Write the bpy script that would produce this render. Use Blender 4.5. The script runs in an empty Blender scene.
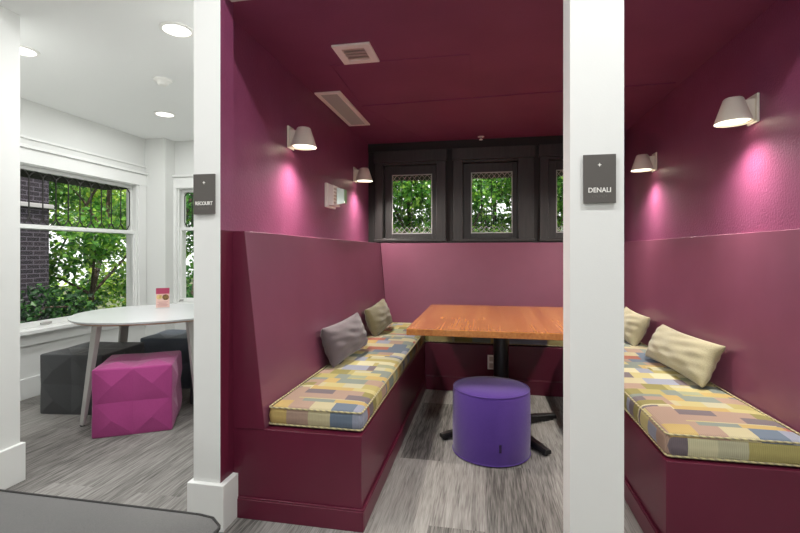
import bpy, bmesh, math, random
from mathutils import Vector, Matrix
random.seed(7)
S = bpy.context.scene
COL = S.collection
PI = math.pi

# ------------------------------------------------------------------ materials
def lin(c):
    def f(v):
        v /= 255.0
        return v / 12.92 if v <= .04045 else ((v + .055) / 1.055) ** 2.4
    return (f(c[0]), f(c[1]), f(c[2]), 1.0)

def newmat(name, rgb, rough=.6, metal=0.0, spec=None):
    m = bpy.data.materials.new(name); m.use_nodes = True
    b = m.node_tree.nodes['Principled BSDF']
    b.inputs['Base Color'].default_value = lin(rgb)
    b.inputs['Roughness'].default_value = rough
    b.inputs['Metallic'].default_value = metal
    if spec is not None: b.inputs['Specular IOR Level'].default_value = spec
    return m

def nd(m, t, **kw):
    n = m.node_tree.nodes.new(t)
    for k, v in kw.items(): setattr(n, k, v)
    return n
def lk(m, a, b): m.node_tree.links.new(a, b)
def bsdf(m): return m.node_tree.nodes['Principled BSDF']

def coords(m, scale=(1, 1, 1)):
    t = nd(m, 'ShaderNodeTexCoord'); mp = nd(m, 'ShaderNodeMapping')
    mp.inputs['Scale'].default_value = scale
    lk(m, t.outputs['Object'], mp.inputs['Vector'])
    return mp.outputs['Vector']

def add_bump(m, scale, strength, dist=.01, detail=3, vec=None):
    n = nd(m, 'ShaderNodeTexNoise'); n.inputs['Scale'].default_value = scale; n.inputs['Detail'].default_value = detail
    lk(m, vec if vec else coords(m), n.inputs['Vector'])
    b = nd(m, 'ShaderNodeBump'); b.inputs['Strength'].default_value = strength; b.inputs['Distance'].default_value = dist
    lk(m, n.outputs['Fac'], b.inputs['Height']); lk(m, b.outputs['Normal'], bsdf(m).inputs['Normal'])
    return n

def add_mottle(m, rgb_a, rgb_b, scale, vec=None, detail=4):
    n = nd(m, 'ShaderNodeTexNoise'); n.inputs['Scale'].default_value = scale; n.inputs['Detail'].default_value = detail
    lk(m, vec if vec else coords(m), n.inputs['Vector'])
    r = nd(m, 'ShaderNodeValToRGB')
    r.color_ramp.elements[0].position = .3; r.color_ramp.elements[1].position = .7
    r.color_ramp.elements[0].color = lin(rgb_a); r.color_ramp.elements[1].color = lin(rgb_b)
    lk(m, n.outputs['Fac'], r.inputs['Fac']); lk(m, r.outputs['Color'], bsdf(m).inputs['Base Color'])
    return r

M = {}
M['white'] = newmat('white wall paint', (224, 225, 222), .7); add_bump(M['white'], 160, .04)
M['ceiling'] = newmat('white ceiling paint', (242, 243, 241), .85); add_bump(M['ceiling'], 120, .05)
M['trim'] = newmat('white gloss trim paint', (230, 231, 228), .35)
M['plum'] = newmat('textured plum wall paint', (130, 66, 98), .42, spec=.7); add_mottle(M['plum'], (126, 61, 94), (134, 68, 102), 6); add_bump(M['plum'], 85, .35, .006)
M['plumceil'] = newmat('plum ceiling paint', (124, 56, 92), .6); add_mottle(M['plumceil'], (120, 53, 88), (128, 60, 96), 3); add_bump(M['plumceil'], 110, .2, .004)
M['wine'] = newmat('satin wine panel paint', (92, 26, 48), .33); add_mottle(M['wine'], (89, 24, 46), (95, 28, 51), 4)
M['rose'] = newmat('satin plum backrest paint', (120, 66, 88), .36); add_mottle(M['rose'], (117, 64, 85), (123, 69, 91), 4)
M['black'] = newmat('black brown stained wood', (46, 46, 46), .4)
add_mottle(M['black'], (42, 42, 42), (54, 53, 52), 9, coords(M['black'], (6, 6, .6)))
M['blackgap'] = newmat('matt black paint', (24, 22, 22), .6)
M['blackmetal'] = newmat('black powder coated steel', (22, 22, 23), .38)
M['greymetal'] = newmat('silver grey painted steel', (172, 170, 166), .35, .1)
M['laminate'] = newmat('white laminate', (206, 208, 208), .28)
M['plyedge'] = newmat('pale plywood edge', (186, 156, 120), .5)
M['sconce'] = newmat('cream white lamp enamel', (244, 240, 226), .4)
M['plastic'] = newmat('white plastic', (242, 241, 236), .4)
M['greyplastic'] = newmat('grey vent louvre metal', (176, 180, 182), .45)
M['warmplastic'] = newmat('warm grey vent mesh', (196, 186, 178), .5)
M['dark'] = newmat('dark recess', (30, 30, 32), .8)
M['sign'] = newmat('charcoal sign plaque', (84, 80, 76), .5)
M['lettering'] = newmat('white lettering', (236, 234, 228), .5)
M['fadelettering'] = newmat('grey braille dots', (120, 117, 112), .5)
M['mirrorfoil'] = newmat('clear strobe lens over silver reflector', (212, 226, 218), .12, .6)
M['lead'] = newmat('dark lead came', (34, 32, 28), .6)
M['paleCame'] = newmat('pale zinc came', (176, 178, 174), .4, .5)
M['bark'] = newmat('grey brown bark', (72, 60, 48), .9); add_bump(M['bark'], 14, .8, .03)
M['ground'] = newmat('garden soil and ground cover', (62, 78, 44), .95); add_mottle(M['ground'], (54, 70, 36), (96, 96, 70), 2)
M['eave'] = newmat('dark stained eave boards', (18, 16, 15), .8)
M['stone'] = newmat('pale stone ledge', (170, 166, 168), .8)
M['outwall'] = newmat('grey render outside', (120, 116, 112), .8)
M['cardpink'] = newmat('pale pink card', (226, 190, 180), .6)
M['cardred'] = newmat('raspberry card header', (164, 54, 88), .5)
M['cardfood'] = newmat('golden food picture', (212, 178, 110), .6); add_mottle(M['cardfood'], (150, 104, 40), (232, 206, 140), 40)
M['carddark'] = newmat('dark brown food picture', (92, 62, 28), .6); add_mottle(M['carddark'], (50, 34, 16), (150, 112, 60), 60)
M['cardtext'] = newmat('rose grey print', (188, 140, 136), .6)

def fabric(name, a, b, rough=.9, sc=420, st=.35, sheen=.25):
    m = newmat(name, a, rough); add_mottle(m, a, b, sc, detail=2)
    n = nd(m, 'ShaderNodeTexNoise'); n.inputs['Scale'].default_value = sc; lk(m, coords(m), n.inputs['Vector'])
    bp = nd(m, 'ShaderNodeBump'); bp.inputs['Strength'].default_value = st; bp.inputs['Distance'].default_value = .003
    lk(m, n.outputs['Fac'], bp.inputs['Height']); lk(m, bp.outputs['Normal'], bsdf(m).inputs['Normal'])
    bsdf(m).inputs['Sheen Weight'].default_value = sheen
    return m
M['purple'] = fabric('violet wool fabric', (72, 42, 128), (88, 54, 146))
M['magenta'] = fabric('magenta wool fabric', (146, 48, 110), (168, 62, 128))
M['charcoal'] = fabric('charcoal wool fabric', (54, 56, 57), (70, 72, 74))
M['slate'] = fabric('dark slate wool fabric', (84, 92, 102), (106, 116, 128))
M['graphite'] = fabric('graphite upholstery', (70, 70, 69), (92, 92, 90))
M['graphitepipe'] = newmat('black grey piping', (42, 41, 40), .8)
M['mauve'] = fabric('mauve grey linen', (76, 67, 71), (94, 83, 87), sc=260)
M['olive'] = fabric('olive taupe linen', (86, 80, 54), (106, 99, 70), sc=260)
M['oat'] = fabric('oatmeal linen', (140, 134, 106), (162, 156, 126), sc=260)
M['tag'] = newmat('dark woven tag', (44, 26, 70), .8)

# patchwork seat fabric
def patchwork():
    m = newmat('patchwork seat fabric', (190, 180, 120), .85)
    pal = [(156, 146, 89), (91, 104, 119), (171, 162, 128), (150, 90, 72), (137, 142, 114), (102, 91, 96), (170, 146, 88), (125, 118, 65), (150, 126, 110), (172, 161, 109), (132, 136, 150), (168, 164, 136), (115, 124, 115), (186, 180, 146)]
    v = coords(m)
    def bricks(w, h, off, seed):
        mp = nd(m, 'ShaderNodeMapping'); mp.inputs['Location'].default_value = seed
        lk(m, v, mp.inputs['Vector'])
        b = nd(m, 'ShaderNodeTexBrick', offset=off, offset_frequency=2, squash=1.5, squash_frequency=3)
        b.inputs['Color1'].default_value = (0, 0, 0, 1); b.inputs['Color2'].default_value = (1, 1, 1, 1); b.inputs['Mortar'].default_value = (.5, .5, .5, 1)
        b.inputs['Scale'].default_value = 1; b.inputs['Mortar Size'].default_value = 0; b.inputs['Bias'].default_value = 0
        b.inputs['Brick Width'].default_value = w; b.inputs['Row Height'].default_value = h
        lk(m, mp.outputs['Vector'], b.inputs['Vector'])
        r = nd(m, 'ShaderNodeValToRGB'); r.color_ramp.interpolation = 'CONSTANT'
        el = r.color_ramp.elements
        while len(el) < len(pal): el.new(.5)
        for i, c in enumerate(pal):
            el[i].position = i / len(pal)
        for i, c in enumerate(pal): el[i].color = lin(c)
        lk(m, b.outputs['Color'], r.inputs['Fac'])
        return b.outputs['Color'], r.outputs['Color']
    c1, k1 = bricks(.105, .098, .43, (.03, .02, 0))
    c2, k2 = bricks(.15, .062, .55, (1.7, 2.33, 0))
    c3, k3 = bricks(.26, .18, .4, (5.2, 7.1, 0))
    gt = nd(m, 'ShaderNodeMath', operation='GREATER_THAN'); gt.inputs[1].default_value = .68; lk(m, c3, gt.inputs[0])
    mx = nd(m, 'ShaderNodeMix', data_type='RGBA'); lk(m, gt.outputs[0], mx.inputs['Factor']); lk(m, k1, mx.inputs['A']); lk(m, k2, mx.inputs['B'])
    def wave(axis, sc):
        w = nd(m, 'ShaderNodeTexWave', bands_direction=axis); w.inputs['Scale'].default_value = sc; w.inputs['Distortion'].default_value = .6
        lk(m, v, w.inputs['Vector']); return w
    w1 = wave('X', 45); w2 = wave('Y', 38)
    ad = nd(m, 'ShaderNodeMath', operation='ADD'); lk(m, w1.outputs['Fac'], ad.inputs[0]); lk(m, w2.outputs['Fac'], ad.inputs[1])
    mr = nd(m, 'ShaderNodeMapRange'); mr.inputs['From Max'].default_value = 2; mr.inputs['To Min'].default_value = .84; mr.inputs['To Max'].default_value = 1.1
    lk(m, ad.outputs[0], mr.inputs['Value'])
    mu = nd(m, 'ShaderNodeVectorMath', operation='SCALE'); lk(m, mx.outputs['Result'], mu.inputs[0]); lk(m, mr.outputs['Result'], mu.inputs['Scale'])
    lk(m, mu.outputs['Vector'], bsdf(m).inputs['Base Color'])
    bp = nd(m, 'ShaderNodeBump'); bp.inputs['Strength'].default_value = .2; bp.inputs['Distance'].default_value = .002
    lk(m, ad.outputs[0], bp.inputs['Height']); lk(m, bp.outputs['Normal'], bsdf(m).inputs['Normal'])
    return m
M['patch'] = patchwork()
def striped():
    m = newmat('twisted piping cord', (190, 180, 120), .8)
    w = nd(m, 'ShaderNodeTexWave', bands_direction='DIAGONAL'); w.inputs['Scale'].default_value = 22
    lk(m, coords(m), w.inputs['Vector'])
    r = nd(m, 'ShaderNodeValToRGB'); r.color_ramp.elements[0].color = lin((138, 130, 104)); r.color_ramp.elements[1].color = lin((176, 166, 122))
    r.color_ramp.elements[0].position = .3; r.color_ramp.elements[1].position = .6
    lk(m, w.outputs['Fac'], r.inputs['Fac']); lk(m, r.outputs['Color'], bsdf(m).inputs['Base Color']); return m
M['cord'] = striped()

# carpet planks
def carpet():
    m = newmat('grey streaked carpet planks', (130, 126, 122), .95)
    t = nd(m, 'ShaderNodeTexCoord'); sp = nd(m, 'ShaderNodeSeparateXYZ'); lk(m, t.outputs['Object'], sp.inputs[0])
    cb = nd(m, 'ShaderNodeCombineXYZ'); lk(m, sp.outputs['Y'], cb.inputs['X']); lk(m, sp.outputs['X'], cb.inputs['Y'])
    b = nd(m, 'ShaderNodeTexBrick', offset=.37, offset_frequency=2)
    b.inputs['Color1'].default_value = (0, 0, 0, 1); b.inputs['Color2'].default_value = (1, 1, 1, 1)
    b.inputs['Scale'].default_value = 1; b.inputs['Mortar Size'].default_value = 0
    b.inputs['Brick Width'].default_value = 1.0; b.inputs['Row Height'].default_value = .25
    lk(m, cb.outputs[0], b.inputs['Vector'])
    # every plank samples its own piece of streak noise
    sc = nd(m, 'ShaderNodeVectorMath', operation='SCALE'); sc.inputs['Scale'].default_value = 13.0; lk(m, b.outputs['Color'], sc.inputs[0])
    av = nd(m, 'ShaderNodeVectorMath', operation='ADD'); lk(m, t.outputs['Object'], av.inputs[0]); lk(m, sc.outputs[0], av.inputs[1])
    def streak(scale, noise, det):
        mp = nd(m, 'ShaderNodeMapping'); mp.inputs['Scale'].default_value = scale; lk(m, av.outputs[0], mp.inputs['Vector'])
        n = nd(m, 'ShaderNodeTexNoise'); n.inputs['Scale'].default_value = noise; n.inputs['Detail'].default_value = det; lk(m, mp.outputs[0], n.inputs['Vector'])
        return n.outputs['Fac']
    s1 = streak((70, 3.5, 1), 1.0, 2); s2 = streak((230, 9, 1), 1.0, 2); s3 = streak((14, .7, 1), 1.0, 1)
    def madd(a, k, c):
        x = nd(m, 'ShaderNodeMath', operation='MULTIPLY_ADD'); lk(m, a, x.inputs[0]); x.inputs[1].default_value = k
        if isinstance(c, float): x.inputs[2].default_value = c
        else: lk(m, c, x.inputs[2])
        return x.outputs[0]
    f = madd(s1, .5, -.32); f = madd(s2, .75, f); f = madd(s3, .25, f); f = madd(b.outputs['Color'], .3, f)
    r = nd(m, 'ShaderNodeValToRGB'); e = r.color_ramp.elements
    e[0].position = .3; e[0].color = lin((84, 82, 79)); e[1].position = .85; e[1].color = lin((162, 160, 155))
    q = e.new(.56); q.color = lin((132, 129, 125))
    lk(m, f, r.inputs['Fac']); lk(m, r.outputs['Color'], bsdf(m).inputs['Base Color'])
    bp = nd(m, 'ShaderNodeBump'); bp.inputs['Strength'].default_value = .3; bp.inputs['Distance'].default_value = .004
    lk(m, s2, bp.inputs['Height']); lk(m, bp.outputs['Normal'], bsdf(m).inputs['Normal'])
    bsdf(m).inputs['Specular IOR Level'].default_value = .15
    return m
M['carpet'] = carpet()

# table timber: boards running along y
def timber():
    m = newmat('orange fir boards', (190, 105, 52), .22)
    t = nd(m, 'ShaderNodeTexCoord'); sp = nd(m, 'ShaderNodeSeparateXYZ'); lk(m, t.outputs['Object'], sp.inputs[0])
    cb = nd(m, 'ShaderNodeCombineXYZ'); lk(m, sp.outputs['Y'], cb.inputs['X']); lk(m, sp.outputs['X'], cb.inputs['Y'])
    b = nd(m, 'ShaderNodeTexBrick', offset=0.0); b.inputs['Color1'].default_value = (0, 0, 0, 1); b.inputs['Color2'].default_value = (1, 1, 1, 1)
    b.inputs['Scale'].default_value = 1; b.inputs['Mortar Size'].default_value = .0; b.inputs['Brick Width'].default_value = 30; b.inputs['Row Height'].default_value = .085
    lk(m, cb.outputs[0], b.inputs['Vector'])
    sc = nd(m, 'ShaderNodeVectorMath', operation='SCALE'); sc.inputs['Scale'].default_value = 9.0; lk(m, b.outputs['Color'], sc.inputs[0])
    av = nd(m, 'ShaderNodeVectorMath', operation='ADD'); lk(m, t.outputs['Object'], av.inputs[0]); lk(m, sc.outputs[0], av.inputs[1])
    mp = nd(m, 'ShaderNodeMapping'); mp.inputs['Scale'].default_value = (64, 1.1, 64); lk(m, av.outputs[0], mp.inputs['Vector'])
    n = nd(m, 'ShaderNodeTexNoise'); n.inputs['Scale'].default_value = 1; n.inputs['Detail'].default_value = 5; n.inputs['Distortion'].default_value = .15; lk(m, mp.outputs[0], n.inputs['Vector'])
    x = nd(m, 'ShaderNodeMath', operation='MULTIPLY_ADD'); lk(m, b.outputs['Color'], x.inputs[0]); x.inputs[1].default_value = .35; lk(m, n.outputs['Fac'], x.inputs[2])
    r = nd(m, 'ShaderNodeValToRGB'); e = r.color_ramp.elements
    e[0].position = .38; e[0].color = lin((160, 94, 42)); e[1].position = .92; e[1].color = lin((198, 132, 70))
    lk(m, x.outputs[0], r.inputs['Fac']); lk(m, r.outputs['Color'], bsdf(m).inputs['Base Color'])
    bsdf(m).inputs['Coat Weight'].default_value = .3; bsdf(m).inputs['Coat Roughness'].default_value = .12
    return m
M['timber'] = timber()

def brick():
    m = newmat('dark purple brick', (52, 44, 52), .85)
    t = nd(m, 'ShaderNodeTexCoord'); sp = nd(m, 'ShaderNodeSeparateXYZ'); lk(m, t.outputs['Object'], sp.inputs[0])
    s = nd(m, 'ShaderNodeMath', operation='ADD'); lk(m, sp.outputs['X'], s.inputs[0]); lk(m, sp.outputs['Y'], s.inputs[1])
    cb = nd(m, 'ShaderNodeCombineXYZ'); lk(m, s.outputs[0], cb.inputs['X']); lk(m, sp.outputs['Z'], cb.inputs['Y'])
    b = nd(m, 'ShaderNodeTexBrick'); b.inputs['Color1'].default_value = lin((28, 23, 31)); b.inputs['Color2'].default_value = lin((42, 34, 42)); b.inputs['Mortar'].default_value = lin((86, 79, 90))
    b.inputs['Scale'].default_value = 1; b.inputs['Mortar Size'].default_value = .008; b.inputs['Brick Width'].default_value = .21; b.inputs['Row Height'].default_value = .072
    lk(m, cb.outputs[0], b.inputs['Vector']); lk(m, b.outputs['Color'], bsdf(m).inputs['Base Color'])
    return m
M['brick'] = brick()

def glass():
    m = bpy.data.materials.new('window glass'); m.use_nodes = True
    nt = m.node_tree; nt.nodes.clear()
    o = nt.nodes.new('ShaderNodeOutputMaterial'); mx = nt.nodes.new('ShaderNodeMixShader')
    tr = nt.nodes.new('ShaderNodeBsdfTransparent'); tr.inputs[0].default_value = (.97, .98, .975, 1)
    gl = nt.nodes.new('ShaderNodeBsdfGlossy'); gl.inputs['Roughness'].default_value = .03
    fr = nt.nodes.new('ShaderNodeFresnel'); fr.inputs['IOR'].default_value = 1.14
    nt.links.new(fr.outputs[0], mx.inputs[0]); nt.links.new(tr.outputs[0], mx.inputs[1]); nt.links.new(gl.outputs[0], mx.inputs[2]); nt.links.new(mx.outputs[0], o.inputs[0])
    return m
M['glass'] = glass()

def leaf(name, cols):
    m = bpy.data.materials.new(name); m.use_nodes = True
    nt = m.node_tree; nt.nodes.clear()
    o = nt.nodes.new('ShaderNodeOutputMaterial'); mx = nt.nodes.new('ShaderNodeMixShader'); mx.inputs[0].default_value = .45
    d = nt.nodes.new('ShaderNodeBsdfPrincipled'); d.inputs['Roughness'].default_value = .45
    t = nt.nodes.new('ShaderNodeBsdfTranslucent')
    g = nt.nodes.new('ShaderNodeNewGeometry'); r = nt.nodes.new('ShaderNodeValToRGB')
    e = r.color_ramp.elements
    while len(e) < len(cols): e.new(.5)
    for i in range(len(cols)): e[i].position = i / (len(cols) - 1)
    for i, c in enumerate(cols): e[i].color = lin(c)
    nt.links.new(g.outputs['Random Per Island'], r.inputs[0])
    nt.links.new(r.outputs[0], d.inputs['Base Color']); nt.links.new(r.outputs[0], t.inputs['Color'])
    nt.links.new(d.outputs[0], mx.inputs[1]); nt.links.new(t.outputs[0], mx.inputs[2]); nt.links.new(mx.outputs[0], o.inputs[0])
    return m
M['leafgreen'] = leaf('mid green leaves', [(40, 84, 34), (70, 126, 46), (104, 160, 58), (160, 198, 84)])
M['leafdeep'] = leaf('deep green leaves', [(30, 76, 40), (52, 112, 52), (80, 142, 62), (130, 178, 80)])
M['leafshaded'] = leaf('leaves with painted shade', [(22, 44, 28), (32, 62, 36), (48, 88, 44), (72, 116, 54)])  # shrub greens darkened to hold the deep shade beside the brick house
M['leafyellow'] = leaf('yellow green leaves', [(60, 104, 34), (100, 150, 44), (150, 186, 62), (190, 206, 90)])

def emit(name, rgb, s):
    m = bpy.data.materials.new(name); m.use_nodes = True
    nt = m.node_tree; nt.nodes.clear()
    o = nt.nodes.new('ShaderNodeOutputMaterial'); e = nt.nodes.new('ShaderNodeEmission')
    e.inputs[0].default_value = lin(rgb); e.inputs[1].default_value = s; nt.links.new(e.outputs[0], o.inputs[0]); return m
M['lens'] = emit('lit downlight lens', (255, 252, 246), 3.0)
M['warmlens'] = emit('lit sconce diffuser', (255, 244, 214), 4.0)

# ------------------------------------------------------------------ mesh helpers
class MB:
    def __init__(s): s.v = []; s.f = []; s.mi = []; s.cur = 0
    def add(s, vs, fs):
        k = len(s.v); s.v += [tuple(p) for p in vs]
        for f in fs: s.f.append(tuple(i + k for i in f)); s.mi.append(s.cur)
        return s
    def box(s, x0, x1, y0, y1, z0, z1):
        return s.add([(x0, y0, z0), (x1, y0, z0), (x1, y1, z0), (x0, y1, z0), (x0, y0, z1), (x1, y0, z1), (x1, y1, z1), (x0, y1, z1)],
                     [(0, 3, 2, 1), (4, 5, 6, 7), (0, 1, 5, 4), (1, 2, 6, 5), (2, 3, 7, 6), (3, 0, 4, 7)])
    def hexa(s, p):  # 8 points: bottom ring then top ring
        return s.add(p, [(0, 3, 2, 1), (4, 5, 6, 7), (0, 1, 5, 4), (1, 2, 6, 5), (2, 3, 7, 6), (3, 0, 4, 7)])
    def loft(s, a, b):  # two closed rings with the same count, capped
        n = len(a)
        return s.add(list(a) + list(b), [tuple(range(n))[::-1], tuple(range(n, 2 * n))] + [(i, (i + 1) % n, n + (i + 1) % n, n + i) for i in range(n)])
    def lathe(s, prof, n=40, c=(0, 0, 0), cap=True):
        vs = []; fs = []
        for r, z in prof:
            for i in range(n):
                a = 2 * PI * i / n; vs.append((c[0] + r * math.cos(a), c[1] + r * math.sin(a), c[2] + z))
        for j in range(len(prof) - 1):
            for i in range(n):
                fs.append((j * n + i, j * n + (i + 1) % n, (j + 1) * n + (i + 1) % n, (j + 1) * n + i))
        if cap: fs.append(tuple(range(n))[::-1]); fs.append(tuple(range((len(prof) - 1) * n, len(prof) * n)))
        return s.add(vs, fs)
    def tube(s, pts, r, n=8, closed=False, r2=None):
        pts = [Vector(p) for p in pts]; m = len(pts); vs = []; fs = []
        for j, p in enumerate(pts):
            if closed: d = pts[(j + 1) % m] - pts[j - 1]
            else: d = pts[min(j + 1, m - 1)] - pts[max(j - 1, 0)]
            d.normalize()
            up = Vector((0, 0, 1)) if abs(d.z) < .95 else Vector((1, 0, 0))
            a = d.cross(up).normalized(); b = d.cross(a)
            rr = r if r2 is None else r + (r2 - r) * j / (m - 1)
            for i in range(n):
                t = 2 * PI * i / n; vs.append(p + a * (rr * math.cos(t)) + b * (rr * math.sin(t)))
        for j in range(m if closed else m - 1):
            for i in range(n):
                k = (j + 1) % m
                fs.append((j * n + i, k * n + i, k * n + (i + 1) % n, j * n + (i + 1) % n))
        if not closed: fs.append(tuple(range(n))); fs.append(tuple(range((m - 1) * n, m * n))[::-1])
        return s.add(vs, fs)
    def build(s, name, mats, parent=None, bevel=0, smooth=True, angle=35, seg=2, sub=0):
        base = (0, 0, 0)
        me = bpy.data.meshes.new(name)
        vs = s.v
        if parent is not None and parent.get('_w'):
            b = parent['_w']; vs = [(p[0] - b[0], p[1] - b[1], p[2] - b[2]) for p in vs]
        me.from_pydata(vs, [], s.f)
        if not isinstance(mats, (list, tuple)): mats = [mats]
        for m in mats: me.materials.append(m)
        for p, i in zip(me.polygons, s.mi): p.material_index = min(i, len(mats) - 1)
        bm = bmesh.new(); bm.from_mesh(me); bmesh.ops.recalc_face_normals(bm, faces=bm.faces); bm.to_mesh(me); bm.free()
        if smooth:
            for p in me.polygons: p.use_smooth = True
            me.set_sharp_from_angle(angle=math.radians(angle))
        o = bpy.data.objects.new(name, me); COL.objects.link(o)
        if parent is not None:
            o.parent = parent
            if parent.get('_w'): o['_w'] = parent['_w']
        if bevel:
            d = o.modifiers.new('edge', 'BEVEL'); d.width = bevel; d.segments = seg; d.limit_method = 'ANGLE'; d.angle_limit = math.radians(40)
            d.harden_normals = True
        if sub:
            d = o.modifiers.new('soft', 'SUBSURF'); d.levels = sub; d.render_levels = sub
        return o

def thing(name, label, cat, loc=(0, 0, 0), rz=0, group=None, world=False):
    o = bpy.data.objects.new(name, None); COL.objects.link(o); o.empty_display_size = .1
    o.location = loc; o.rotation_euler = (0, 0, rz)
    o['label'] = label; o['category'] = cat
    if group: o['group'] = group
    if world: o['_w'] = loc     # children given in world coordinates
    return o
def tag(o, label, cat, group=None, kind=None):
    o['label'] = label; o['category'] = cat
    if group: o['group'] = group
    if kind: o['kind'] = kind
    return o
def struct(o, label=None, cat=None):
    o['kind'] = 'structure'
    if label: o['label'] = label
    if cat: o['category'] = cat
    return o
def dup(root, loc, rz=0, label=None):
    r = root.copy(); COL.objects.link(r); r.location = loc; r.rotation_euler = (0, 0, rz)
    if label: r['label'] = label
    for ch in list(root.children):
        c = ch.copy(); COL.objects.link(c); c.parent = r
        for g in list(ch.children):
            d = g.copy(); COL.objects.link(d); d.parent = c
    return r

# ------------------------------------------------------------------ measured plan (metres; camera stands at the origin, x right, y into the booth)
YF, YB = 1.906, 4.687           # bench fronts, booth back wall
XL = -1.231                     # booth left wall
XRF, XRB = 1.318, 1.315         # booth right wall, front and back
ZC, ZS, ZW = 2.377, .412, 1.319 # booth ceiling, bench platform, top of the backrests
WX, WY = -3.77, 4.61            # window wall and end wall of the side room
ZR, ZM = 2.50, 3.0              # side room ceiling, main room ceiling

# ------------------------------------------------------------------ shell
struct(MB().box(-3.95, 2.75, -4, 4.85, -.12, 0).build('floor', M['carpet'], smooth=False), 'grey streaked carpet plank floor running through booth and room', 'floor')
struct(MB().box(-3.95, -1.33, 1.985, 4.85, ZR, ZR + .1).build('ceiling', M['ceiling'], smooth=False), 'white ceiling of the side room with windows', 'ceiling')
struct(MB().box(-3.95, 2.75, -4, 1.80, ZM, ZM + .1).build('ceiling_main', M['ceiling'], smooth=False), 'white ceiling over the open area before the booth', 'ceiling')
struct(MB().box(-1.33, 1.45, 1.89, 4.85, ZC, ZC + .1).build('ceiling_booth', M['plumceil'], smooth=False), 'plum painted booth ceiling', 'ceiling')
# raised joints left in the booth ceiling by an old hatch
j = MB()
def seam(x0, y0, x1, y1, w=.006, d=.004):
    a = Vector((x0, y0, 0)); b = Vector((x1, y1, 0)); n = (b - a).normalized(); p = Vector((-n.y, n.x, 0)) * w
    q = [a - p, b - p, b + p, a + p]
    j.hexa([(v.x, v.y, ZC - d) for v in q] + [(v.x, v.y, ZC + .001) for v in q])
seam(-.94, 2.66, -.09, 2.655); seam(-.094, 2.66, -.092, 4.1, .006); seam(-.94, 2.66, -.955, 3.43, .004)
seam(-.96, 3.435, 1.27, 3.36, .009, .008); seam(-.96, 3.47, -.6, 4.6, .003, .002)
struct(j.build('trim_1', M['plumceil'], smooth=False), 'raised plum seams of the ceiling hatch', 'ceiling trim')

# booth walls
struct(MB().box(XL - .1, XL, 1.92, YB + .15, 0, ZC).build('wall_left', M['plum'], smooth=False), 'plum textured wall on the left of the booth', 'wall')
struct(MB().box(XL - .11, XL - .1, 1.92, WY, 0, ZR).build('wall_side_room', M['white'], smooth=False), 'white outer face of the booth wall in the side room', 'wall')
struct(MB().hexa([(XRF, 1.8, 0), (XRF + .1, 1.8, 0), (XRB + .1, YB + .15, 0), (XRB, YB + .15, 0), (XRF, 1.8, ZC), (XRF + .1, 1.8, ZC), (XRB + .1, YB + .15, ZC), (XRB, YB + .15, ZC)]).build('wall_right', M['plum'], smooth=False), 'plum textured wall on the right of the booth', 'wall')

def holed(mb, u0, u1, z0, z1, holes, emit_box):
    us = sorted({u0, u1, *[h[0] for h in holes], *[h[1] for h in holes]}); zs = sorted({z0, z1, *[h[2] for h in holes], *[h[3] for h in holes]})
    for a, b in zip(us, us[1:]):
        for c, d in zip(zs, zs[1:]):
            if any(h[0] < (a + b) / 2 < h[1] and h[2] < (c + d) / 2 < h[3] for h in holes): continue
            emit_box(a, b, c, d)
    return mb
BW = [(-1.150, -.402, -.985, -.552), (-.325, .475, -.147, .272), (.532, 1.305, .697, 1.112)]   # casing x0 x1, glass x0 x1
GZ0, GZ1 = 1.419, 2.05
mb = MB(); holed(mb, XL - .1, XRB + .1, 0, ZC, [(c - .085, d + .055, GZ0 - .06, GZ1 + .1) for a, b, c, d in BW], lambda a, b, c, d: mb.box(a, b, YB, YB + .15, c, d))
struct(mb.build('wall_back', M['plum'], smooth=False), 'back wall of the booth above the bench', 'wall')

# booth windows: black panelling, casings, sashes, leaded glass
mb = MB()
mb.cur = 1
holed(mb, XL, XRB, ZW + .002, ZC - .002, [(c - .085, d + .055, GZ0 - .06, GZ1 + .1) for a, b, c, d in BW], lambda a, b, c, d: mb.box(a, b, YB - .012, YB, c, d))
mb.box(XL, XRB, YB - .03, YB - .012, 2.29, ZC - .002)      # head board under the ceiling
mb.cur = 0
mb.box(XL, XRB, YB - .03, YB - .012, ZW + .002, 1.335)
struct(mb.build('trim_2', [M['black'], M['blackgap']], smooth=False), 'black wood panelling around the booth windows', 'window trim')

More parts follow.
